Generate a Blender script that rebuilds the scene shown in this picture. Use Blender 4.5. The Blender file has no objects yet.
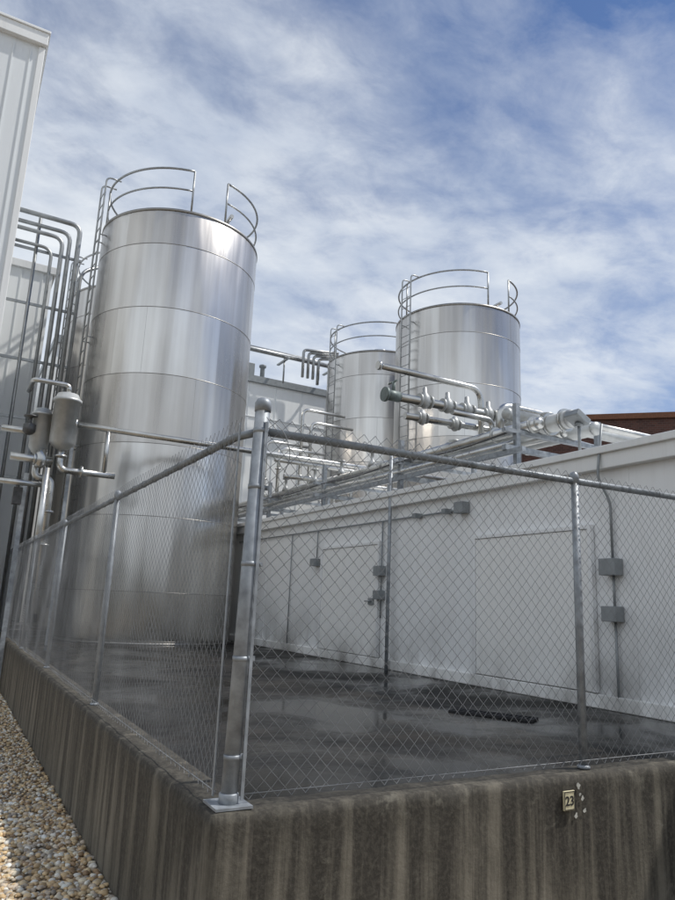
import bpy, math, random
import numpy as np
from mathutils import Vector, Matrix
random.seed(4); rng=np.random.default_rng(7)
scene=bpy.context.scene
COL=scene.collection
GZ=-0.81      # gravel level
SZ=-0.04      # slab level (z=0 is top of the concrete wall)

# ------------------------------------------------------------------ materials
def new_mat(name):
    m=bpy.data.materials.new(name); m.use_nodes=True
    nt=m.node_tree; b=nt.nodes['Principled BSDF']
    return m,nt,b
def N(nt,t,**k):
    n=nt.nodes.new(t)
    for a,v in k.items(): setattr(n,a,v)
    return n
def coords(nt,scale=(1,1,1),loc=(0,0,0)):
    tc=N(nt,'ShaderNodeTexCoord'); mp=N(nt,'ShaderNodeMapping')
    mp.inputs['Scale'].default_value=scale; mp.inputs['Location'].default_value=loc
    nt.links.new(tc.outputs['Object'],mp.inputs['Vector']); return mp.outputs['Vector']
def noise(nt,vec,scale,detail=4,rough=.55,dist=0):
    n=N(nt,'ShaderNodeTexNoise'); n.inputs['Scale'].default_value=scale
    n.inputs['Detail'].default_value=detail; n.inputs['Roughness'].default_value=rough
    n.inputs['Distortion'].default_value=dist
    nt.links.new(vec,n.inputs['Vector']); return n.outputs['Fac']
def ramp(nt,fac,stops):
    r=N(nt,'ShaderNodeValToRGB'); e=r.color_ramp.elements
    while len(e)<len(stops): e.new(.5)
    for i,(p,c) in enumerate(stops):
        e[i].position=p
        if isinstance(c,(int,float)): c=(c,c,c)
        e[i].color=(*c,1)
    nt.links.new(fac,r.inputs['Fac']); return r.outputs['Color']
def mix(nt,fac,a,b,mode='MIX'):
    m=N(nt,'ShaderNodeMix',data_type='RGBA',blend_type=mode)
    for s,v in ((0,fac),(6,a),(7,b)):
        if hasattr(v,'is_output'): nt.links.new(v,m.inputs[s])
        elif s==0: m.inputs[0].default_value=v
        else: m.inputs[s].default_value=(*v,1)
    return m.outputs[2]
def math_(nt,op,a,b=None,c=None,clamp=False):
    m=N(nt,'ShaderNodeMath',operation=op); m.use_clamp=clamp
    for i,v in enumerate((a,b,c)):
        if v is None: continue
        if hasattr(v,'is_output'): nt.links.new(v,m.inputs[i])
        else: m.inputs[i].default_value=v
    return m.outputs[0]
def bump(nt,b,h,strength=.3,dist=.01):
    n=N(nt,'ShaderNodeBump'); n.inputs['Strength'].default_value=strength
    n.inputs['Distance'].default_value=dist
    nt.links.new(h,n.inputs['Height']); nt.links.new(n.outputs[0],b.inputs['Normal'])
def sepz(nt):
    tc=N(nt,'ShaderNodeTexCoord'); s=N(nt,'ShaderNodeSeparateXYZ')
    nt.links.new(tc.outputs['Object'],s.inputs[0]); return s.outputs

def simple(name,col,rough=.5,metal=0,var=.15,scale=6,bmp=0):
    m,nt,b=new_mat(name); v=coords(nt)
    f=noise(nt,v,scale,5)
    c=ramp(nt,f,[(.3,tuple(x*(1-var) for x in col)),(.7,tuple(min(1,x*(1+var)) for x in col))])
    nt.links.new(c,b.inputs['Base Color'])
    r=math_(nt,'MULTIPLY_ADD',f,.3,rough-.15); nt.links.new(r,b.inputs['Roughness'])
    b.inputs['Metallic'].default_value=metal
    if bmp: bump(nt,b,noise(nt,v,scale*6,4),bmp,.004)
    return m
M_galv=simple('galvanized_steel',(.30,.325,.35),.50,.35,.3,14)
M_wire=simple('galvanized_wire',(.24,.25,.26),.5,.35,.3,3)
M_rail=simple('weathered_rail',(.22,.24,.255),.5,.4,.35,9)
M_guard=simple('guard_rail_steel',(.34,.35,.35),.4,.7,.2,5)
M_pipe=simple('stainless_pipe',(.55,.55,.53),.3,.9,.2,4)
M_pipe2=simple('insulated_pipe',(.46,.47,.46),.45,.4,.25,3)
M_dark=simple('dark_iron',(.10,.10,.10),.5,.4,.3,12)
M_green=simple('green_grey_valve',(.16,.19,.18),.5,.3,.3,12)
M_boxg=simple('grey_electrical_box',(.27,.29,.30),.5,.3,.15,8)
M_black=simple('black_rubber',(.02,.02,.022),.7,0,.3,20)
M_rust=simple('rust',(.20,.09,.05),.8,.2,.3,20)

def painted(name,col,dirt=(.25,.22,.18),base_dirt=True,amount=.5,z0=SZ,h=1.3):
    m,nt,b=new_mat(name)
    v=coords(nt,(1,1,.25)); big=noise(nt,v,1.4,6,.6); fine=noise(nt,coords(nt,(6,6,.5)),1.6,5,.65)
    st=ramp(nt,fine,[(.52,0.0),(.8,1.0)])
    c=mix(nt,math_(nt,'MULTIPLY',st,.28*amount),col,dirt)
    c=mix(nt,math_(nt,'MULTIPLY',ramp(nt,big,[(.4,0.),(.8,1.)]),.22*amount),c,dirt)
    if base_dirt:
        z=sepz(nt)[2]
        g=math_(nt,'MULTIPLY_ADD',math_(nt,'SUBTRACT',z,z0),-1/h,1,clamp=True)
        g=math_(nt,'POWER',g,1.7)
        n2=noise(nt,coords(nt,(1,1,.6)),1.3,6,.65)
        g=math_(nt,'MULTIPLY',g,ramp(nt,n2,[(.41,0.),(.64,1.)]))
        c=mix(nt,math_(nt,'MULTIPLY',g,.85,clamp=True),c,(.15,.14,.12))
    nt.links.new(c,b.inputs['Base Color']); b.inputs['Roughness'].default_value=.5
    bump(nt,b,noise(nt,coords(nt),3,3),.12,.01)
    return m
M_white=painted('white_painted_panel',(.85,.86,.86),amount=.5,h=1.2)
M_white2=painted('white_metal_siding',(.76,.79,.80),base_dirt=False,amount=.4)
M_white3=painted('clean_white_panel',(.85,.87,.87),base_dirt=False,amount=.25)
M_door=painted('white_door_panel',(.87,.87,.85),amount=.3,h=.7)
M_trim=painted('white_flashing',(.84,.85,.84),base_dirt=False,amount=.5)

# brushed stainless plates
def steel():
    m,nt,b=new_mat('brushed_stainless_plate')
    s=sepz(nt)
    ang=math_(nt,'ARCTAN2',s[1],s[0])
    zi=math_(nt,'FLOOR',math_(nt,'DIVIDE',math_(nt,'ADD',s[2],.5),1.5))
    ai=math_(nt,'FLOOR',math_(nt,'ADD',math_(nt,'DIVIDE',ang,1.2566),math_(nt,'MULTIPLY',zi,.5)))
    cx=N(nt,'ShaderNodeCombineXYZ'); nt.links.new(ai,cx.inputs[0]); nt.links.new(zi,cx.inputs[1])
    wn=N(nt,'ShaderNodeTexWhiteNoise',noise_dimensions='3D'); nt.links.new(cx.outputs[0],wn.inputs['Vector'])
    plate=wn.outputs['Value']
    info=N(nt,'ShaderNodeObjectInfo')
    c2=N(nt,'ShaderNodeCombineXYZ')
    nt.links.new(math_(nt,'MULTIPLY',ang,3.6),c2.inputs[0]); nt.links.new(math_(nt,'MULTIPLY',s[2],.06),c2.inputs[1]); nt.links.new(info.outputs['Random'],c2.inputs[2])
    st=noise(nt,c2.outputs[0],1.0,6,.55)  # vertical streaks, mixed into the colour to stand in for banded reflections
    blotch=noise(nt,coords(nt,(1,1,.4)),.7,4)
    f=math_(nt,'ADD',math_(nt,'MULTIPLY',plate,.12),math_(nt,'ADD',math_(nt,'MULTIPLY',st,.60),math_(nt,'MULTIPLY',blotch,.28)))
    c=ramp(nt,f,[(.30,(.33,.31,.285)),(.5,(.51,.49,.46)),(.68,(.75,.74,.71))])
    nt.links.new(c,b.inputs['Base Color'])
    nt.links.new(math_(nt,'MULTIPLY_ADD',f,.08,.24),b.inputs['Roughness'])
    b.inputs['Metallic'].default_value=1
    b.inputs['Anisotropic'].default_value=.7
    t=N(nt,'ShaderNodeTangent',direction_type='RADIAL',axis='Z'); nt.links.new(t.outputs[0],b.inputs['Tangent'])
    c3=N(nt,'ShaderNodeCombineXYZ')
    nt.links.new(math_(nt,'MULTIPLY',ang,3),c3.inputs[0]); nt.links.new(math_(nt,'MULTIPLY',s[2],.2),c3.inputs[1]); nt.links.new(math_(nt,'MULTIPLY',zi,.12),c3.inputs[2])
    bump(nt,b,noise(nt,c3.outputs[0],1.5,1.5),.6,.09)
    return m
M_steel=steel()
M_seam=simple('weld_seam',(.30,.29,.27),.4,.9,.1,8)

def concrete_wall():
    m,nt,b=new_mat('stained_concrete')
    v=coords(nt); z=sepz(nt)[2]
    st=noise(nt,coords(nt,(4.5,4.5,.22)),1.5,8,.66,.25)
    big=noise(nt,v,1.1,7,.68); fine=noise(nt,v,38,5,.7); mid=noise(nt,v,6,6,.7,.4)
    base=ramp(nt,big,[(.3,(.085,.076,.058)),(.5,(.155,.140,.110)),(.75,(.26,.235,.19))])
    # water stains that start at the top edge and fade downward
    reach=math_(nt,'MULTIPLY_ADD',z,.9,1.0,clamp=True)
    dk=ramp(nt,math_(nt,'ADD',st,math_(nt,'MULTIPLY_ADD',reach,.16,-.09)),[(.42,0.),(.58,1.)])
    c=mix(nt,math_(nt,'MULTIPLY',dk,.88),base,(.020,.017,.0135))
    top=math_(nt,'MULTIPLY_ADD',z,5.5,1.0,clamp=True)
    top=math_(nt,'MULTIPLY',top,ramp(nt,noise(nt,coords(nt,(3,3,1)),1.6,5,.6),[(.35,.15),(.6,1.)]))
    c=mix(nt,math_(nt,'MULTIPLY',top,.65,clamp=True),c,(.034,.031,.024))
    c=mix(nt,ramp(nt,fine,[(.45,.0),(.85,.4)]),c,(.23,.21,.165))
    c=mix(nt,ramp(nt,mid,[(.60,.0),(.70,.4)]),c,(.25,.235,.19))
    nt.links.new(c,b.inputs['Base Color']); b.inputs['Roughness'].default_value=.85
    h=math_(nt,'ADD',fine,math_(nt,'MULTIPLY',noise(nt,v,9,6,.6),.8))
    bump(nt,b,h,.5,.006)
    return m
M_conc=concrete_wall()
def wet():
    m,nt,b=new_mat('wet_dark_concrete')
    v=coords(nt); a=noise(nt,v,.55,6,.6,.4); f=noise(nt,v,20,5,.7); mid=noise(nt,v,1.6,7,.68,.3)
    c=ramp(nt,mid,[(.3,(.005,.0045,.004)),(.5,(.012,.011,.0095)),(.7,(.032,.028,.023))])
    c=mix(nt,ramp(nt,f,[(.58,0.),(.85,.3)]),c,(.06,.053,.043))
    nt.links.new(c,b.inputs['Base Color'])
    r=ramp(nt,a,[(.40,.08),(.47,.30),(.58,.62)]); nt.links.new(r,b.inputs['Roughness'])
    b.inputs['Specular IOR Level'].default_value=.22
    bump(nt,b,math_(nt,'ADD',mid,math_(nt,'MULTIPLY',f,.2)),.2,.006)
    return m
M_wet=wet()
def ground():
    m,nt,b=new_mat('gravel_ground')
    vo=N(nt,'ShaderNodeTexVoronoi'); vo.inputs['Scale'].default_value=36; nt.links.new(coords(nt),vo.inputs['Vector'])
    s=N(nt,'ShaderNodeSeparateColor'); nt.links.new(vo.outputs['Color'],s.inputs[0])
    c=ramp(nt,s.outputs[0],[(0,(.16,.10,.06)),(.35,(.36,.27,.16)),(.65,(.48,.39,.27)),(1,(.62,.57,.48))])
    c=mix(nt,ramp(nt,vo.outputs['Distance'],[(.25,0.),(.7,.9)]),c,(.07,.05,.03))
    nt.links.new(c,b.inputs['Base Color']); b.inputs['Roughness'].default_value=.8
    bump(nt,b,vo.outputs['Distance'],-1,.02)
    return m
M_ground=ground()
def pebble():
    m,nt,b=new_mat('river_pebbles')
    a=N(nt,'ShaderNodeAttribute',attribute_name='Col')
    f=noise(nt,coords(nt),90,3)
    c=mix(nt,.2,a.outputs['Color'],ramp(nt,f,[(.3,.4),(.7,1.)]),'MULTIPLY')
    nt.links.new(c,b.inputs['Base Color']); b.inputs['Roughness'].default_value=.6
    return m
M_pebble=pebble()
def brick():
    m,nt,b=new_mat('dark_red_brick')
    br=N(nt,'ShaderNodeTexBrick'); br.inputs['Scale'].default_value=1
    br.inputs['Brick Width'].default_value=.22; br.inputs['Row Height'].default_value=.075; br.inputs['Mortar Size'].default_value=.008
    br.inputs['Color1'].default_value=(.12,.05,.038,1); br.inputs['Color2'].default_value=(.07,.032,.027,1); br.inputs['Mortar'].default_value=(.12,.09,.075,1)
    s=sepz(nt); cx=N(nt,'ShaderNodeCombineXYZ'); nt.links.new(math_(nt,'SUBTRACT',s[0],s[1]),cx.inputs[0]); nt.links.new(s[2],cx.inputs[1])
    nt.links.new(cx.outputs[0],br.inputs['Vector']); nt.links.new(br.outputs['Color'],b.inputs['Base Color']); b.inputs['Roughness'].default_value=.9
    return m
M_brick=brick()

# ------------------------------------------------------------------ mesh builder
class MB:
    def __init__(s): s.v=[]; s.f=[]; s.sm=[]
    def face(s,idx,sm=False): s.f.append(idx); s.sm.append(sm)
    def box(s,a,b,M=None):
        o=len(s.v); (x0,y0,z0),(x1,y1,z1)=a,b
        P=[(x0,y0,z0),(x1,y0,z0),(x1,y1,z0),(x0,y1,z0),(x0,y0,z1),(x1,y0,z1),(x1,y1,z1),(x0,y1,z1)]
        if M: P=[tuple(M@Vector(p)) for p in P]
        s.v+=P
        for q in ((0,3,2,1),(4,5,6,7),(0,1,5,4),(1,2,6,5),(2,3,7,6),(3,0,4,7)): s.face([o+i for i in q])
    def rev(s,c,prof,n=32,M=None,smooth=True):
        o=len(s.v)
        for r,z in prof:
            for i in range(n):
                t=2*math.pi*i/n; p=Vector((r*math.cos(t),r*math.sin(t),z))
                if M: p=M@p
                s.v.append((c[0]+p.x,c[1]+p.y,c[2]+p.z))
        for k in range(len(prof)-1):
            for i in range(n):
                j=(i+1)%n; s.face([o+k*n+i,o+k*n+j,o+(k+1)*n+j,o+(k+1)*n+i],smooth)
        s.face([o+i for i in range(n)][::-1]); s.face([o+(len(prof)-1)*n+i for i in range(n)])
    def cyl(s,a,b,r,n=16,r2=None):
        a=Vector(a); b=Vector(b); d=b-a; M=d.to_track_quat('Z','Y').to_matrix()
        s.rev(a,[(r,0),(r if r2 is None else r2,d.length)],n,M)
    def dome(s,p,d,r,n=18):
        d=Vector(d).normalized(); M=d.to_track_quat('Z','Y').to_matrix()
        s.rev(p,[(r,-.03),(r,0),(r*.95,r*.2),(r*.75,r*.4),(r*.4,r*.54),(.004,r*.58)],n,M)
    def tube(s,pts,r,n=10,closed=False,fil=0):
        P=[Vector(p) for p in pts]
        if fil:
            Q=[P[0]]
            for i in range(1,len(P)-1):
                a=(P[i-1]-P[i]); b=(P[i+1]-P[i]); ra=min(fil,a.length*.49); rb=min(fil,b.length*.49)
                A=P[i]+a.normalized()*ra; B=P[i]+b.normalized()*rb
                for k in range(7):
                    t=k/6; Q.append(A*(1-t)**2+P[i]*2*t*(1-t)+B*t*t)
            Q.append(P[-1]); P=Q
        m=len(P); o=len(s.v); nrm=None
        for i in range(m):
            if closed: t=(P[(i+1)%m]-P[i-1])
            else: t=P[min(i+1,m-1)]-P[max(i-1,0)]
            t.normalize()
            if nrm is None:
                nrm=t.orthogonal().normalized()
            else: nrm=(nrm-t*nrm.dot(t)).normalized()
            bi=t.cross(nrm)
            for k in range(n):
                a=2*math.pi*k/n; q=P[i]+nrm*math.cos(a)*r+bi*math.sin(a)*r; s.v.append(tuple(q))
        for i in range(m if closed else m-1):
            i2=(i+1)%m
            for k in range(n):
                k2=(k+1)%n; s.face([o+i*n+k,o+i*n+k2,o+i2*n+k2,o+i2*n+k],True)
        if not closed:
            s.face([o+k for k in range(n)][::-1]); s.face([o+(m-1)*n+k for k in range(n)])
    def flange(s,p,d,r,t=.02,n=16):
        p=Vector(p); d=Vector(d).normalized(); s.cyl(p-d*t/2,p+d*t/2,r,n)
    def obj(s,name,mat,parent=None,bevel=0,loc=(0,0,0)):
        me=bpy.data.meshes.new(name); me.from_pydata(s.v,[],s.f); me.update()
        me.polygons.foreach_set('use_smooth',s.sm)
        me.materials.append(mat)
        o=bpy.data.objects.new(name,me); COL.objects.link(o); o.location=loc
        if parent: o.parent=parent
        if bevel:
            bv=o.modifiers.new('bevel','BEVEL'); bv.width=bevel; bv.segments=2; bv.limit_method='ANGLE'
        return o
def empty(name,loc=(0,0,0)):
    e=bpy.data.objects.new(name,None); COL.objects.link(e); e.location=loc; e.empty_display_size=.2; return e

# ------------------------------------------------------------------ ground, slab, wall
b=MB(); b.v=[(-400,-400,GZ),(400,-400,GZ),(400,400,GZ),(-400,400,GZ)]; b.face([0,1,2,3]); b.obj('ground',M_ground)

def icosphere(sub):
    import bmesh
    bm=bmesh.new(); bmesh.ops.create_icosphere(bm,subdivisions=sub,radius=1)
    V=np.array([v.co[:] for v in bm.verts]); F=np.array([[v.index for v in f.verts] for f in bm.faces]); bm.free(); return V,F
def pebbles():
    pal=np.array([(.72,.56,.34),(.58,.41,.22),(.80,.71,.54),(.87,.83,.73),(.38,.25,.14),(.64,.53,.40),(.74,.54,.30),(.44,.38,.31)])
    VV=[];FF=[];CC=[];off=0
    for sub,n,(ya,yb) in ((2,6500,(.6,3.6)),(1,13000,(3.6,12))):
        V,F=icosphere(sub); k=len(V)
        pos=np.stack([rng.uniform(-1.5,-.012,n),rng.uniform(ya,yb,n),np.full(n,GZ)+rng.uniform(-.002,.014,n)],1)
        sc=rng.uniform(.010,.024,(n,1))*np.stack([rng.uniform(.8,1.35,n),rng.uniform(.7,1.1,n),rng.uniform(.5,.8,n)],1)
        a=rng.uniform(0,6.28,n); ca,sa=np.cos(a)[:,None],np.sin(a)[:,None]
        P=V[None]*sc[:,None]*(1+.06*rng.standard_normal((n,k,1)))
        x=P[...,0]*ca-P[...,1]*sa; y=P[...,0]*sa+P[...,1]*ca
        P=np.stack([x,y,P[...,2]],2)+pos[:,None]
        VV.append(P.reshape(-1,3)); FF.append((F[None]+(np.arange(n)*k)[:,None,None]+off).reshape(-1,3)); off+=n*k
        c=pal[rng.integers(0,len(pal),n)]*rng.uniform(.75,1.2,(n,1))
        CC.append(np.repeat(np.concatenate([np.clip(c,0,.9),np.ones((n,1))],1),k,0))
    V=np.concatenate(VV);F=np.concatenate(FF);C=np.concatenate(CC)
    me=bpy.data.meshes.new('gravel'); me.vertices.add(len(V)); me.vertices.foreach_set('co',V.ravel())
    me.loops.add(len(F)*3); me.loops.foreach_set('vertex_index',F.ravel().astype(np.int32))
    me.polygons.add(len(F)); me.polygons.foreach_set('loop_start',(np.arange(len(F))*3).astype(np.int32))
    me.update(calc_edges=True); me.polygons.foreach_set('use_smooth',np.ones(len(F),bool))
    at=me.color_attributes.new('Col','FLOAT_COLOR','POINT'); at.data.foreach_set('color',C.ravel())
    me.materials.append(M_pebble); o=bpy.data.objects.new('gravel',me); COL.objects.link(o)
pebbles()

b=MB(); b.box((.205,.205,GZ+.004),(20,24,SZ)); b.obj('concrete_slab',M_wet)

def rough_wall(name,x0,x1,y0,y1,parent,z1=0.0,keep=None):
    import bmesh
    from mathutils import noise as mn
    bm=bmesh.new(); step=.045
    nx=max(2,int((x1-x0)/step)); ny=max(2,int((y1-y0)/step)); nz=18; z0=GZ-.05
    def P(i,j,k): return (x0+(x1-x0)*i/nx,y0+(y1-y0)*j/ny,z0+(z1-z0)*k/nz)
    cache={}
    def vtx(i,j,k):
        if (i,j,k) in cache: return cache[(i,j,k)]
        p=Vector(P(i,j,k)); n=mn.fractal(p*7,1,2,4)*.0025+mn.noise(p*1.7)*.002
        ex=(i in(0,nx)) and not (keep=='x1' and i==nx) and not (keep=='x0' and i==0)
        ed=ex+(j in(0,ny))+(k==nz)
        q=p.copy(); d=Vector((0,0,0))
        if i in(0,nx): d.x=-1 if i==0 else 1
        if j in(0,ny): d.y=-1 if j==0 else 1
        if k==nz: d.z=1
        if keep=='x1' and i==nx: d.x=0
        if keep=='x0' and i==0: d.x=0
        q=p+d*n
        if ed>=2: q-= d*(.006+.014*max(0,mn.noise(p*5+Vector((3,1,7)))+.2))
        v=bm.verts.new(q); cache[(i,j,k)]=v; return v
    def grid(fn,A,B):
        for a in range(A):
            for c in range(B):
                bm.faces.new([fn(a,c),fn(a+1,c),fn(a+1,c+1),fn(a,c+1)])
    grid(lambda a,c:vtx(a,0,c),nx,nz); grid(lambda a,c:vtx(nx-a,ny,c),nx,nz)
    grid(lambda a,c:vtx(nx,a,c),ny,nz); grid(lambda a,c:vtx(0,ny-a,c),ny,nz)
    grid(lambda a,c:vtx(a,c,nz),nx,ny)
    me=bpy.data.meshes.new(name); bm.to_mesh(me); bm.free()
    for p in me.polygons: p.use_smooth=True
    me.materials.append(M_conc); o=bpy.data.objects.new(name,me); COL.objects.link(o); o.parent=parent
W=empty('concrete_retaining_wall')
rough_wall('long_wall',0,.2,.0,14.95,W,keep='x1'); rough_wall('front_wall',.13,4.88,.003,.203,W,z1=-.003,keep='x0')

# ------------------------------------------------------------------ fence
FE=empty('chain_link_fence')
def chainlink(name,p0,d,L,nrm,z0=.025,z1=1.765,w=.0355,r=.0016):
    n=int(L/w); m=int((z1-z0)/w)
    k=np.arange(n)[:,None]; j=np.arange(m+1)[None]
    sgn=np.where((j+k)%2==0,1.,-1.)
    u=k*w+w/2+sgn*(w/2+.0006)+ rng.normal(0,.0009,(n,m+1)); z=z0+j*w+rng.normal(0,.0008,(n,m+1))
    sag=.010*np.sin(u*2.1)*np.sin((z-z0)/(z1-z0)*np.pi)+.006*np.sin(u*5.3+z*3)
    z=z+.006*np.sin(u*1.3)
    off=sgn*.002+sag
    p0=np.array(p0);d=np.array(d);nr=np.array(nrm)
    C=p0+u[...,None]*d+off[...,None]*nr; C[...,2]+=z
    T=np.gradient(C,axis=1); T/=np.linalg.norm(T,axis=2,keepdims=True)
    A=np.broadcast_to(nr,C.shape); B=np.cross(T,A); B/=np.linalg.norm(B,axis=2,keepdims=True); B=B*1.25
    ring=np.stack([C+A*r,C+B*r,C-A*r,C-B*r],2)
    V=ring.reshape(-1,3); idx=np.arange(n*(m+1)*4).reshape(n,m+1,4)
    F=[]
    for q in range(4):
        q2=(q+1)%4
        F.append(np.stack([idx[:,:-1,q],idx[:,:-1,q2],idx[:,1:,q2],idx[:,1:,q]],-1).reshape(-1,4))
    F=np.concatenate(F)
    me=bpy.data.meshes.new(name); me.vertices.add(len(V)); me.vertices.foreach_set('co',V.ravel())
    me.loops.add(len(F)*4); me.loops.foreach_set('vertex_index',F.ravel().astype(np.int32))
    me.polygons.add(len(F)); me.polygons.foreach_set('loop_start',(np.arange(len(F))*4).astype(np.int32))
    me.update(calc_edges=True); me.materials.append(M_wire)
    o=bpy.data.objects.new(name,me); COL.objects.link(o); o.parent=FE
chainlink('mesh_long_side',(.068,.14,0),(0,1,0),14.7,(1,0,0),r=.0013)
chainlink('mesh_front_side',(.16,.068,0),(1,0,0),4.7,(0,1,0))
b=MB()
top=Vector((.155,.105,1.83)); base=Vector((.115,.10,0))
b.tube([base,top],.037,20); b.rev(top,[(.041,-.03),(.041,.015),(.03,.034),(.008,.042)],20)
b.box((.03,.02,.001),(.20,.19,.012))
b.rev(base,[(.044,.005),(.044,.05),(.039,.055)],20)
post=lambda z: base.lerp(top,z/1.83)
b.obj('corner_post',M_galv,FE)
b=MB()
for z in (.2,.62,1.05,1.42,1.70):
    p=post(z); b.rev(p,[(.0395,-.011),(.0395,.011)],20)
    b.box((p.x-.004,p.y,z-.011),(p.x+.004,p.y+.068,z+.011)); b.box((p.x,p.y-.004,z-.011),(p.x+.068,p.y+.004,z+.011))
    b.cyl((p.x-.012,p.y+.056,z),(p.x+.014,p.y+.056,z),.007,8); b.cyl((p.x+.056,p.y-.014,z),(p.x+.056,p.y+.012,z),.007,8)
b.box((.155,.060,.03),(.170,.065,1.74)); b.box((.060,.155,.03),(.065,.170,1.74))
b.obj('tension_bands',M_galv,FE)
b=MB()
for i,y in enumerate((3.13,6.15,9.2,12.2,14.8)):
    b.tube([(.10,y,0),(.10+.01*(i%2),y,1.74)],.024,14); b.rev((.10,y,1.74),[(.03,-.05),(.03,.0),(.022,.02),(.005,.028)],14)
    b.rev((.10,y,0),[(.036,0),(.036,.012),(.028,.02)],14)
for x in (2.33,4.62):
    b.tube([(x,.10,0),(x+.006,.10,1.75)],.025,14); b.rev((x,.10,1.75),[(.031,-.05),(.031,0),(.022,.02),(.005,.028)],14)
    b.rev((x,.10,0),[(.038,0),(.038,.012),(.028,.02)],14)
b.obj('line_posts',M_galv,FE)
b=MB()
b.tube([(.150,.13,1.70),(.10,.30,1.70),(.10,14.9,1.70)],.021,14); b.tube([(.17,.10,1.70),(4.85,.10,1.735)],.021,14)
b.obj('top_rail',M_rail,FE)
b=MB()
b.tube([(.068,.14,.05),(.068,14.9,.05)],.0025,6); b.tube([(.16,.068,.05),(4.85,.068,.05)],.0025,6)
for k in range(48):
    y=.4+k*.3; b.tube([(.125+.022*math.cos(t)-.025,y,1.70+.026*math.sin(t)) for t in np.linspace(0,6.28,9)],.0022,5)
for k in range(15):
    x=.45+k*.3; b.tube([(x,.10+.024*math.cos(t),1.705+.026*math.sin(t)+x*.007) for t in np.linspace(0,6.28,9)],.0022,5)
b.tube([(.18,.07,1.76),(.26,.05,1.70),(.30,.05,1.58),(.27,.06,1.50)],.0022,5,fil=.05)
b.obj('tie_wires',M_wire,FE)

# ------------------------------------------------------------------ tanks
def tank(x,y,r=1.87,h=9.38,gap=-87,lad=-176):
    T=empty('steel_storage_tank',(x,y,SZ))
    b=MB()
    b.rev((0,0,0),[(r+.0,0),(r,.02),(r,h-.03),(r-.01,h-.01),(r-.05,h+.01),(r*.6,h+.22),(.25,h+.36),(.01,h+.37)],128)
    b.obj('shell',M_steel,T)
    b=MB()
    zs=[1.0+1.5*i for i in range(6)]
    for z in zs+[.06]: b.rev((0,0,z),[(r-.01,-.007),(r+.004,-.006),(r+.004,.006),(r-.01,.007)],128)
    b.rev((0,0,h-.05),[(r,-.03),(r+.012,-.026),(r+.012,.026),(r,.03)],128)
    for i in range(7):
        z0=0 if i==0 else zs[i-1]; z1=zs[i] if i<6 else h-.05
        for k in range(3):
            a=(k*1.667-.5*i+ .3)*1.2566; 
            M=Matrix.Rotation(a,4,'Z'); b.box((r-.01,-.002,z0+.01),(r+.0012,.002,z1-.01),M)
    b.obj('weld_seams',M_seam,T)
    b=MB(); rr=r-.06
    def P(a,z,q=rr): a=math.radians(a); return (q*math.cos(a),q*math.sin(a),z)
    g0=gap+13; g1=gap-13+360
    for z,t in ((h+1.02,.026),(h+.52,.022)):
        pts=[P(a,z) for a in np.linspace(g0,g1,73)]
        b.tube(pts,t,8)
    for a in [g0,g1]+[g0+(g1-g0)*k/4 for k in range(1,4)]:
        b.tube([P(a,h-.02),P(a,h+1.02)],.024,8)
    b.obj('guard_rail',M_guard,T)
    b=MB(); M=Matrix.Rotation(math.radians(lad),4,'Z')
    for yy in (-.2,.2):
        pts=[M@Vector(p) for p in ((r+.14,yy,.6),(r+.14,yy,h+1.1),(r-.2,yy,h+1.1))]
        b.tube(pts,.022,8,fil=.15)
    z=.8
    while z<h+.9: b.tube([M@Vector((r+.14,-.2,z)),M@Vector((r+.14,.2,z))],.011,6); z+=.3
    for z in (1.5,4,6.5,9.0):
        for yy in (-.2,.2): b.tube([M@Vector((r-.02,yy,z)),M@Vector((r+.14,yy,z))],.014,6)
    b.obj('ladder',M_guard,T)
    b=MB(); b.rev((0,0,h+.3),[(.3,0),(.3,.25),(.34,.25),(.34,.3),(.05,.36)],24)
    b.tube([(.9,-.6,h+.1),(.9,-.6,h+.7),(.9,-1.0,h+.7)],.05,10,fil=.12)
    b.obj('top_fittings',M_pipe,T)
    b=MB(); b.rev((0,0,-.02),[(r+.05,0),(r+.05,.05),(r+.01,.06)],96)
    b.obj('base_ring',M_seam,T)
for x,y in ((2.87,12.75),(11.57,12.77),(11.6,17.26),(2.87,17.26)): tank(x,y)

# ------------------------------------------------------------------ buildings
def ribs(bm_,face,x0,x1,z0,z1,const,sp=.3,w=.03,t=.025):
    n=int(abs(x1-x0)/sp)
    for i in range(n+1):
        u=x0+i*sp
        if face=='-Y': bm_.box((u-w/2,const-t,z0),(u+w/2,const-.0005,z1))
        if face=='-X': bm_.box((const-t,u-w/2,z0),(const-.0005,u+w/2,z1))
        if face=='+X': bm_.box((const+.0005,u-w/2,z0),(const+t,u+w/2,z1))
T=empty('metal_clad_warehouse'); WX=-.87
b=MB(); b.box((-14,11,GZ),(WX,14.95,12.2)); b.obj('walls',M_white2,T)
b=MB(); ribs(b,'-Y',-13.9,WX-.1,GZ,11.9,11,.32,.022,.02); ribs(b,'+X',11.15,14.9,GZ,11.9,WX,.32,.022,.02); b.obj('siding_ribs',M_white2,T)
b=MB(); b.box((-14.1,10.88,12.02),(WX+.06,15.05,12.30)); b.box((-14.13,10.85,12.30),(WX+.09,15.08,12.36)); b.box((WX-.09,10.965,GZ),(WX+.03,11.05,12.0)); b.obj('roof_flashing',M_trim,T,bevel=.01)
T=empty('white_panel_building')
b=MB(); b.box((-14,15.0,GZ),(.22,30,8.9)); b.obj('walls',M_white3,T)
b=MB(); ribs(b,'-Y',-2.0,.1,GZ,8.8,15.0,.5,.02,.02); b.obj('siding_ribs',M_white3,T)
b=MB(); b.box((-14.05,14.93,8.82),(.29,30.05,9.02)); b.obj('roof_flashing',M_trim,T,bevel=.01)
T=empty('white_process_building')
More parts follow.
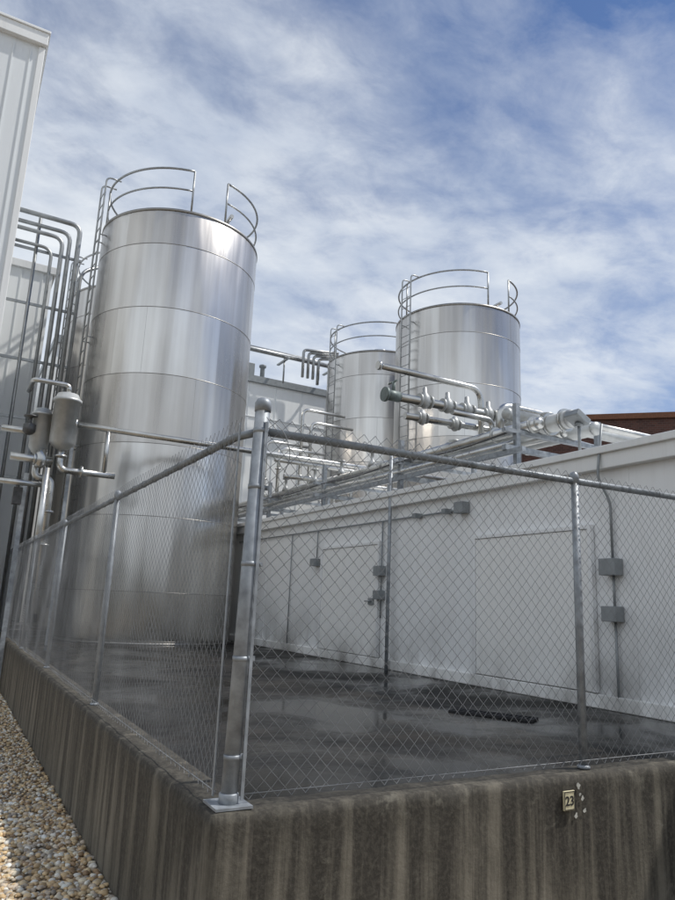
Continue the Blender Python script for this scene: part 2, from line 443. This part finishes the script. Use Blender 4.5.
b=MB(); b.box((1,20.5,GZ),(14,30,9.0)); b.obj('walls',M_white3,T)
b=MB(); ribs(b,'-Y',1.3,13.9,GZ,8.9,20.5,1.1,.03,.02)
for z in (6.2,7.6): b.box((1,20.47,z),(14,20.499,z+.03))
b.obj('panel_joints',M_white2,T)
b=MB(); b.box((.95,20.38,8.95),(14.05,30.05,9.2)); b.obj('roof_flashing',M_boxg,T)
T=empty('low_utility_building')
X=4.9
b=MB(); b.box((X,-5,GZ),(9.4,20,2.45)); b.obj('walls',M_white,T)
b=MB()
for y in (-3.6,-2.2,-.9,.45,1.7,4.5,5.5,6.2,8.75,9.7,10.9,12.1,13.3): b.box((X-.006,y-.02,SZ),(X-.0005,y+.02,2.42))
b.obj('panel_battens',M_white,T)
b=MB(); b.box((X-.10,-5.1,2.40),(9.5,20.1,2.60)); b.box((X-.14,-5.14,2.56),(9.54,20.14,2.64)); b.obj('roof_flashing',M_trim,T,bevel=.008)
b=MB(); b.box((X-.05,-5,SZ+.001),(X-.001,20,.10)); b.obj('base_kickplate',M_door,T,bevel=.01)
def door(y0,y1,z1,name):
    b=MB(); b.box((X-.05,y0,.11),(X-.007,y1,z1))
    b.obj(name,M_door,T,bevel=.006)
    b=MB()
    b.box((X-.065,y0-.05,.11),(X-.0075,y0-.003,z1+.05)); b.box((X-.065,y1+.003,.11),(X-.0075,y1+.05,z1+.05)); b.box((X-.066,y0-.003,z1+.003),(X-.0075,y1+.003,z1+.05))
    b.obj(name+'_frame',M_white,T,bevel=.004)
door(2.2,4.02,1.78,'large_door'); door(6.38,8.24,1.84,'far_door')
b=MB(); b.box((X-.075,6.45,.9),(X-.051,6.6,1.0)); b.tube([(X-.06,6.5,.95),(X-.12,6.5,.95),(X-.12,6.62,.95)],.012,6); b.obj('door_handle',M_boxg,T)

T=empty('brick_building')
A=Vector((15.6,16.8,0)); D=Vector((1,-1,0)).normalized(); Nn=Vector((1,1,0)).normalized()
Mb=Matrix(((D.x,Nn.x,0,A.x),(D.y,Nn.y,0,A.y),(0,0,1,0),(0,0,0,1)))
b=MB(); b.box((0,0,GZ),(30,12,7.8),Mb); b.obj('walls',M_brick,T)
b=MB(); b.box((-.1,-.1,7.8),(30.1,12.1,8.0),Mb); b.obj('parapet_cap',M_rust,T)

# ------------------------------------------------------------------ conduit / boxes on the low building
T=empty('electrical_conduit')
b=MB(); xc=X-.035
b.tube([(xc-.02,1.95,2.9),(xc-.08,1.95,2.55),(xc-.12,1.95,2.30),(xc,1.9,2.05),(xc,1.9,1.45)],.014,8,fil=.08)
b.tube([(xc,1.9,1.3),(xc,1.9,.95)],.014,8); b.tube([(xc,1.9,.85),(xc,1.9,.0)],.014,8)
b.tube([(xc,6.28,2.2),(xc,6.28,.7)],.013,8)
b.tube([(xc,4.35,2.2),(xc,12.5,2.22)],.013,8); b.tube([(xc,8.5,2.2),(xc,8.5,1.7)],.012,8)
b.tube([(xc,9.6,2.2),(xc,9.6,.1)],.012,8)
b.obj('conduits',M_boxg,T)
b=MB()
for y,z,s in ((1.9,1.37,.10),(1.9,.90,.09),(6.28,1.42,.09),(6.28,1.05,.08),(4.28,2.22,.09),(8.5,1.62,.08),(4.6,2.2,.04),(5.3,2.2,.04)):
    b.box((X-.14,y-s,z-s*.85),(X-.007,y+s,z+s*.85))
b.obj('junction_boxes',M_boxg,T,bevel=.006)
T=empty('floodlight')
b=MB(); b.tube([(X+.05,2.35,2.64),(X+.05,2.35,3.0)],.018,8); b.tube([(X+.05,2.35,2.97),(X+.05,2.35,3.01)],.05,8); b.obj('stem',M_boxg,T)
b=MB(); M=Matrix.Translation((X+.03,2.35,3.05))@Matrix.Rotation(.5,4,'Y'); b.box((-.12,-.1,-.03),(.1,.1,.05),M); b.obj('head',M_boxg,T,bevel=.01)

# ------------------------------------------------------------------ pipe rack over the low building
R=empty('pipe_rack')
b=MB()
for y in (3.4,6.0,8.6,11.2,13.8):
    b.box((4.78,y-.035,2.86),(6.6,y+.035,2.93)); b.box((4.78,y-.035,3.10),(6.6,y+.035,3.15))
    for x in (5.0,6.5): b.box((x-.035,y-.034,2.641),(x+.035,y+.034,3.5))
b.box((4.80,3.1,2.80),(4.86,14,2.86)); b.box((5.9,3.1,2.80),(5.96,14,2.86))
b.tube([(4.80,5.98,SZ),(4.80,5.98,3.30)],.028,12)
b.obj('frame',M_galv,R)
b=MB()
b.tube([(5.20,3.2,3.23),(5.20,14.5,3.23)],.075,16); b.dome((5.20,3.2,3.23),(0,-1,0),.077)
b.tube([(5.75,3.3,3.21),(5.75,14.5,3.21)],.055,12); b.dome((5.75,3.3,3.21),(0,-1,0),.057)
b.tube([(4.98,3.4,2.98),(4.98,14.0,2.98)],.045,12)
b.tube([(5.25,4.2,2.98),(5.25,14.0,2.98)],.035,12)
for y in (3.0,3.25,5.3,7.9,10.5): b.flange((5.45,y,3.27),(0,1,0),.15,.03,20)
for y in (3.3,4.0,6.8,9.5): b.flange((5.2,y,3.23),(0,1,0),.11,.025,18)
b.tube([(3.78,4.8,4.17),(5.62,4.8,4.17),(5.62,4.8,3.3)],.045,14,fil=.22)
b.flange((3.78,4.8,4.17),(1,0,0),.065,.05)
b.tube([(3.9,4.5,3.66),(6.3,4.5,3.70),(6.3,4.5,3.2)],.06,14,fil=.15)
b.tube([(4.3,4.9,3.55),(6.0,4.9,3.60),(6.0,4.9,3.2)],.05,14,fil=.15)
b.tube([(4.6,4.2,3.50),(5.3,4.2,3.50),(5.3,4.2,3.2)],.04,14,fil=.1)
b.tube([(5.6,3.3,3.40),(9.2,3.3,3.42)],.05,14)
b.tube([(5.9,4.8,3.3),(5.9,4.8,3.75),(9.0,5.2,3.75)],.04,12,fil=.15)
b.tube([(5.45,4.2,3.3),(5.45,4.2,3.75),(6.4,4.2,3.75),(6.4,4.2,3.3)],.06,14,fil=.2)
b.obj('pipes',M_pipe,R)
b=MB()
b.tube([(5.45,2.9,3.27),(5.45,14.5,3.27)],.115,18); b.dome((5.45,2.9,3.27),(0,-1,0),.118,20)
b.tube([(6.0,3.0,3.25),(6.0,14.5,3.25)],.09,12); b.dome((6.0,3.0,3.25),(0,-1,0),.092)
b.tube([(5.3,3.9,3.53),(9.2,3.9,3.53)],.085,16); b.dome((5.3,3.9,3.53),(-1,0,0),.088)
b.obj('insulated_pipes',M_pipe2,R)
b=MB()
for x in (4.35,4.75,5.1,5.5,5.9):
    b.flange((x-.09,4.5,3.68),(1,0,0),.095,.03); b.flange((x+.09,4.5,3.68),(1,0,0),.095,.03)
    b.rev((x,4.5,3.68),[(.03,-.1),(.08,-.06),(.09,0),(.08,.06),(.04,.12),(.03,.2)],16)
for x in (4.6,5.2):
    b.flange((x-.07,4.9,3.57),(1,0,0),.08,.025); b.flange((x+.07,4.9,3.57),(1,0,0),.08,.025)
    b.rev((x,4.9,3.57),[(.03,-.1),(.07,-.05),(.07,.05),(.03,.12)],14)
for y in (3.6,4.3,5.6):
    b.rev((5.75,y,3.25),[(.05,-.05),(.08,0),(.07,.08),(.03,.14),(.03,.26),(.09,.27),(.09,.29)],14)
for y in (7.2,8.3,9.4,10.8,12.0):
    b.rev((5.2,y,3.28),[(.08,0),(.06,.08),(.03,.12),(.03,.25),(.08,.26),(.08,.28)],14)
b.obj('valves',M_pipe2,R)
b=MB()
b.tube([(3.70,4.5,3.66),(3.92,4.5,3.66)],.075,14); b.flange((3.70,4.5,3.66),(1,0,0),.10,.04); b.tube([(3.83,4.5,3.72),(3.83,4.5,3.86)],.025,8)
b.tube([(3.83,4.42,3.86),(3.83,4.62,3.86)],.014,8)
b.obj('hose_coupling',M_green,R)
b=MB()
for x,z in ((4.9,3.12),(5.05,3.18)):
    pts=[]
    for k in range(60):
        y=3.4+k*.18; pts.append((x+.02*math.sin(y*1.7),y,z-.05*abs(math.sin((y-3.4)/2.6*math.pi))))
    b.tube(pts,.011,6)
b.obj('cables',M_dark,R)
b=MB()
for x,y,z0,z1 in ((6.1,12.0,3.2,5.6),(6.35,12.0,3.2,5.3),(5.3,11.5,3.2,4.4),(5.6,13,3.2,4.9)):
    b.tube([(x,y,z0),(x,y,z1),(x+1.2,y,z1)],.04,10,fil=.2); b.flange((x,y,z0+.7),(0,0,1),.075,.03)
for x in (6.9,7.3,7.8,8.3):
    b.tube([(x,12.4,2.64),(x,12.4,3.9),(x+.5,12.4,3.9)],.05,10,fil=.15); b.rev((x,12.4,3.2),[(.06,-.1),(.1,-.05),(.1,.12),(.05,.2)],14)
b.tube([(.4,10.2,3.92),(5.2,10.2,3.92),(9.2,10.2,3.95)],.055,12)
b.tube([(5.0,10.5,3.55),(9.3,10.5,3.6)],.05,12)
b.tube([(5.2,11.5,4.1),(9.6,11.5,4.1)],.045,12)
b.obj('branch_pipes',M_pipe,R)

# roof piping on back building
T=empty('roof_piping')
b=MB(); b.tube([(4,19.7,9.95),(11.4,19.7,9.95)],.09,12); b.tube([(4,20.0,10.15),(10.5,20.0,10.15),(10.5,20.0,9.2)],.06,12,fil=.2)
for k in range(4): b.tube([(9.6+.22*k,19.5,9.2),(9.6+.22*k,19.5,10.3-.08*k),(10.9,19.1,10.3-.08*k)],.055,10,fil=.15)
for x in (5,7,9,11): b.tube([(x,19.9,8.95),(x,19.9,10.0)],.035,8); b.box((x-.05,19.5,9.82),(x+.05,20.5,9.87))
b.obj('pipes',M_guard,T)
b=MB(); b.box((7.4,20.6,9.21),(8.1,21.3,9.75)); b.rev((7.75,20.95,9.75),[(.2,0),(.2,.12),(.1,.16)],16); b.rev((8.5,20.8,9.2),[(.09,0),(.09,.5),(.14,.52),(.14,.6),(.05,.64)],14); b.obj('roof_unit',M_boxg,T,bevel=.01)

# ------------------------------------------------------------------ left riser pipes
T=empty('riser_pipes')
b=MB()
for x,y,z,r in ((.62,14.0,9.85,.06),(.42,14.05,9.6,.05),(.25,13.9,9.35,.05),(.05,14.1,9.1,.04)):
    b.tube([(WX-.05,y,z),(x,y,z),(x,y,.2)],r,12,fil=.25)
for z in (9.0,7.6,6.2,4.8,3.4): b.box((WX+.01,14.15,z-.03),(.75,14.2,z+.03))
b.tube([(-.3,14.15,0),(-.3,14.15,9.9)],.04,8)
b.tube([(.8,14.3,.2),(.8,14.3,8.8),(1.8,14.9,9.6)],.045,10,fil=.3)
b.obj('risers',M_guard,T)

# manifold with filter vessels
T=empty('filter_manifold')
b=MB()
def vessel(b,x,y,z,r,h):
    b.rev((x,y,z),[(.05,-.14),(r*.6,-.1),(r,0),(r,h*.8),(r*1.12,h*.8),(r*1.12,h*.86),(r,h*.86),(r*.8,h*.97),(.06,h)],24)
vessel(b,.42,10.25,3.55,.23,.95); vessel(b,.05,10.5,3.45,.17,.75)
b.obj('vessels',M_pipe2,T)
b=MB()
b.tube([(.42,10.25,3.5),(.42,10.25,3.05),(1.4,10.2,3.05)],.06,12,fil=.15)
b.tube([(.3,10.3,3.2),(-.4,10.3,3.2)],.07,12)
b.tube([(.05,10.5,3.4),(.05,10.5,2.9),(.35,10.5,2.9),(.35,10.5,.5)],.06,12,fil=.12)
b.tube([(.22,10.2,3.05),(.22,10.2,1.0)],.055,12); b.tube([(.42,10.25,4.5),(.42,10.25,4.65),(-.2,10.25,4.65),(-.2,11.1,4.65)],.045,12,fil=.1)
b.tube([(1.2,10.2,3.92),(1.2,10.2,3.05)],.045,12)
b.tube([(-.6,10.6,3.75),(.3,10.6,3.75)],.06,12); b.tube([(-.6,10.3,2.75),(.2,10.3,2.75)],.05,12)
for p,d in (((.42,10.25,3.3),(0,0,1)),((.8,10.2,3.05),(1,0,0)),((.6,10.2,3.92),(1,0,0)),((.0,10.3,3.2),(1,0,0)),((.35,10.5,2.3),(0,0,1)),((.35,10.5,1.7),(0,0,1))): b.flange(p,d,.11,.04)
b.rev((.1,10.3,3.2),[(.04,-.15),(.1,-.1),(.12,0),(.1,.1),(.04,.2)],16)
b.obj('pipes',M_pipe,T)
b=MB(); b.rev((-.15,10.4,3.75),[(.05,-.1),(.11,-.05),(.11,.08),(.03,.12),(.03,.22),(.12,.23),(.12,.25)],16); b.box((-.25,10.55,2.4),(-.1,10.75,2.7)); b.obj('valves',M_dark,T)
b=MB(); b.box((-.1,10.75,GZ+.001),(-.02,10.83,3.0)); b.box((.60,10.5,SZ+.001),(.66,10.56,3.9)); b.obj('support_legs',M_galv,T)

# ------------------------------------------------------------------ drain + sign
T=empty('drain_grate')
a=Vector((3.17,2.38,0)); c=Vector((3.56,1.72,0)); d=(c-a); L=d.length; ang=math.atan2(d.y,d.x)
M=Matrix.Translation((a.x,a.y,SZ))@Matrix.Rotation(ang,4,'Z')
b=MB(); b.box((0,-.10,.001),(L,-.08,.02),M); b.box((0,.08,.001),(L,.10,.02),M); b.box((0,-.08,.001),(.02,.08,.02),M); b.box((L-.02,-.08,.001),(L,.08,.02),M)
for k in range(1,19): b.box((k*L/19-.008,-.08,.001),(k*L/19+.008,.08,.018),M)
b.obj('bars',M_black,T)
T=empty('number_sign')
b=MB(); b.box((2.038,-.018,-.176),(2.122,-.0065,-.076)); b.obj('plate',simple('aged_cream_enamel',(.66,.60,.40),.5,0,.12,30),T,bevel=.002)
b=MB()
for (x0,x1,z0,z1) in ((2.041,2.119,-.173,-.170),(2.041,2.119,-.082,-.079),(2.041,2.044,-.169,-.083),(2.116,2.119,-.169,-.083)): b.box((x0,-.0205,z0),(x1,-.0182,z1))
b.obj('border',M_black,T)
tx=bpy.data.curves.new('digits','FONT'); tx.body='23'; tx.size=.068; tx.extrude=.0006; tx.offset=.0012; tx.align_x='CENTER'; tx.materials.append(M_black)
o=bpy.data.objects.new('digits',tx); COL.objects.link(o); o.rotation_euler=(math.pi/2,0,0); o.location=(2.080,-.0195,-.150); o.parent=T
T=empty('paint_dabs'); b=MB()
for x,z,s in ((2.165,-.060,.014),(2.14,-.21,.012),(2.195,-.125,.011),(2.21,-.19,.012),(2.175,-.105,.008)):
    p=[(x+s*(1+.3*math.sin(3*t+x*90))*math.cos(t),-.0065,z+s*1.1*(1+.3*math.cos(2*t+z*70))*math.sin(t)) for t in np.linspace(0,6.28,15)[:-1]]
    o=len(b.v); b.v+=p; b.face(list(range(o,o+14)))
b.obj('dabs',simple('old_white_paint',(.45,.45,.41),.8,0,.3,60),T)

# ------------------------------------------------------------------ added unseen tree line behind the viewpoint, put in to darken the steel's reflections
def trees():
    n=16000; cl=70
    th=rng.uniform(math.radians(170),math.radians(335),cl); rad=rng.uniform(38,58,cl)
    cx=rad*np.cos(th); cy=rad*np.sin(th); hh=rng.uniform(5,11,cl); ww=rng.uniform(3,5,cl)
    i=rng.integers(0,cl,n); v=rng.normal(0,1,(n,3)); v/=np.linalg.norm(v,axis=1,keepdims=True); q=rng.uniform(.5,1,n)[:,None]**.4*v
    C=np.stack([cx[i]+q[:,0]*ww[i],cy[i]+q[:,1]*ww[i],GZ+hh[i]*.55+q[:,2]*hh[i]*.55],1)
    a=rng.normal(0,1,(n,3)); a/=np.linalg.norm(a,axis=1,keepdims=True); c=np.cross(a,rng.normal(0,1,(n,3))); c/=np.linalg.norm(c,axis=1,keepdims=True)
    s=rng.uniform(.25,.6,(n,1)); V=np.stack([C+a*s,C+c*s*.7,C-a*s,C-c*s*.7],1).reshape(-1,3)
    me=bpy.data.meshes.new('added_reflection_trees'); me.from_pydata(V.tolist(),[],np.arange(4*n).reshape(n,4).tolist()); me.materials.append(simple('foliage',(.045,.07,.025),.8,0,.4,.4))
    o=bpy.data.objects.new('added_reflection_trees',me); COL.objects.link(o)
trees()

# ------------------------------------------------------------------ camera
p=math.radians(12.6); r=math.radians(2.44); az=math.radians(28.8)
F0=Vector((math.sin(az),math.cos(az),0)); R0=Vector((math.cos(az),-math.sin(az),0)); Z0=Vector((0,0,1))
F=F0*math.cos(p)+Z0*math.sin(p); U0=-F0*math.sin(p)+Z0*math.cos(p)
Rc=R0*math.cos(r)+U0*math.sin(r); Uc=U0*math.cos(r)-R0*math.sin(r)
cam=bpy.data.cameras.new('camera'); co=bpy.data.objects.new('camera',cam); COL.objects.link(co)
Mw=Matrix((( Rc.x,Uc.x,-F.x,-1.11),(Rc.y,Uc.y,-F.y,-2.985),(Rc.z,Uc.z,-F.z,.88),(0,0,0,1)))
co.matrix_world=Mw; cam.sensor_fit='VERTICAL'; cam.sensor_height=36; cam.sensor_width=27; cam.lens=27.6
cam.clip_start=.05; cam.clip_end=2000; scene.camera=co

# ------------------------------------------------------------------ light
bear=math.radians(112); el=math.radians(56)
s=Vector((math.sin(bear)*math.cos(el),math.cos(bear)*math.cos(el),math.sin(el)))
L=bpy.data.lights.new('sun','SUN'); L.energy=3.6; L.angle=math.radians(1.0); L.color=(1,.96,.90)
lo=bpy.data.objects.new('sun',L); COL.objects.link(lo); lo.rotation_euler=s.to_track_quat('Z','Y').to_euler()
w=bpy.data.worlds.new('World'); scene.world=w; w.use_nodes=True; nt=w.node_tree
bg=nt.nodes['Background']; bg.inputs['Strength'].default_value=.15
sky=N(nt,'ShaderNodeTexSky',sky_type='NISHITA'); sky.sun_disc=False; sky.sun_elevation=el; sky.sun_rotation=bear; sky.dust_density=.4; sky.ozone_density=2.5
skyc=mix(nt,1.0,sky.outputs[0],(.40,.52,.68),'MULTIPLY')
tc=N(nt,'ShaderNodeTexCoord'); sp=N(nt,'ShaderNodeSeparateXYZ'); nt.links.new(tc.outputs['Generated'],sp.inputs[0])
zz=math_(nt,'ADD',math_(nt,'MAXIMUM',sp.outputs[2],0.0),.22)
cx=N(nt,'ShaderNodeCombineXYZ')
nt.links.new(math_(nt,'DIVIDE',sp.outputs[0],zz),cx.inputs[0]); nt.links.new(math_(nt,'DIVIDE',sp.outputs[1],zz),cx.inputs[1])
mp=N(nt,'ShaderNodeMapping'); mp.inputs['Rotation'].default_value=(0,0,.9); mp.inputs['Scale'].default_value=(1,1.35,1); mp.inputs['Location'].default_value=(.7,.2,0); nt.links.new(cx.outputs[0],mp.inputs['Vector'])
n1=noise(nt,mp.outputs[0],1.6,12,.62,.3); n2=noise(nt,mp.outputs[0],7.5,9,.62,.4); n3=noise(nt,mp.outputs[0],.62,3,.5)
dens=math_(nt,'ADD',math_(nt,'MULTIPLY',n1,.50),math_(nt,'ADD',math_(nt,'MULTIPLY',n2,.20),math_(nt,'MULTIPLY',n3,.30)))
up=math_(nt,'MAXIMUM',math_(nt,'SUBTRACT',sp.outputs[2],.45),0.0)
dens=math_(nt,'ADD',dens,math_(nt,'MULTIPLY_ADD',up,-.50,.085))
dens=math_(nt,'ADD',dens,math_(nt,'MULTIPLY_ADD',sp.outputs[0],-.15,.05))
cl=ramp(nt,dens,[(.36,0.03),(.47,.38),(.55,.76),(.65,1.)])
hz=math_(nt,'MULTIPLY_ADD',sp.outputs[2],-2.6,1.0,clamp=True)
fac=math_(nt,'MAXIMUM',cl,math_(nt,'MULTIPLY',hz,.8))
shade=ramp(nt,noise(nt,mp.outputs[0],2.6,6,.55),[(.35,(3.9,4.4,5.2)),(.62,(5.7,6.0,6.3))])
col=mix(nt,fac,skyc,shade); nt.links.new(col,bg.inputs['Color'])
scene.view_settings.view_transform='Standard'; scene.view_settings.look='None'; scene.view_settings.exposure=0
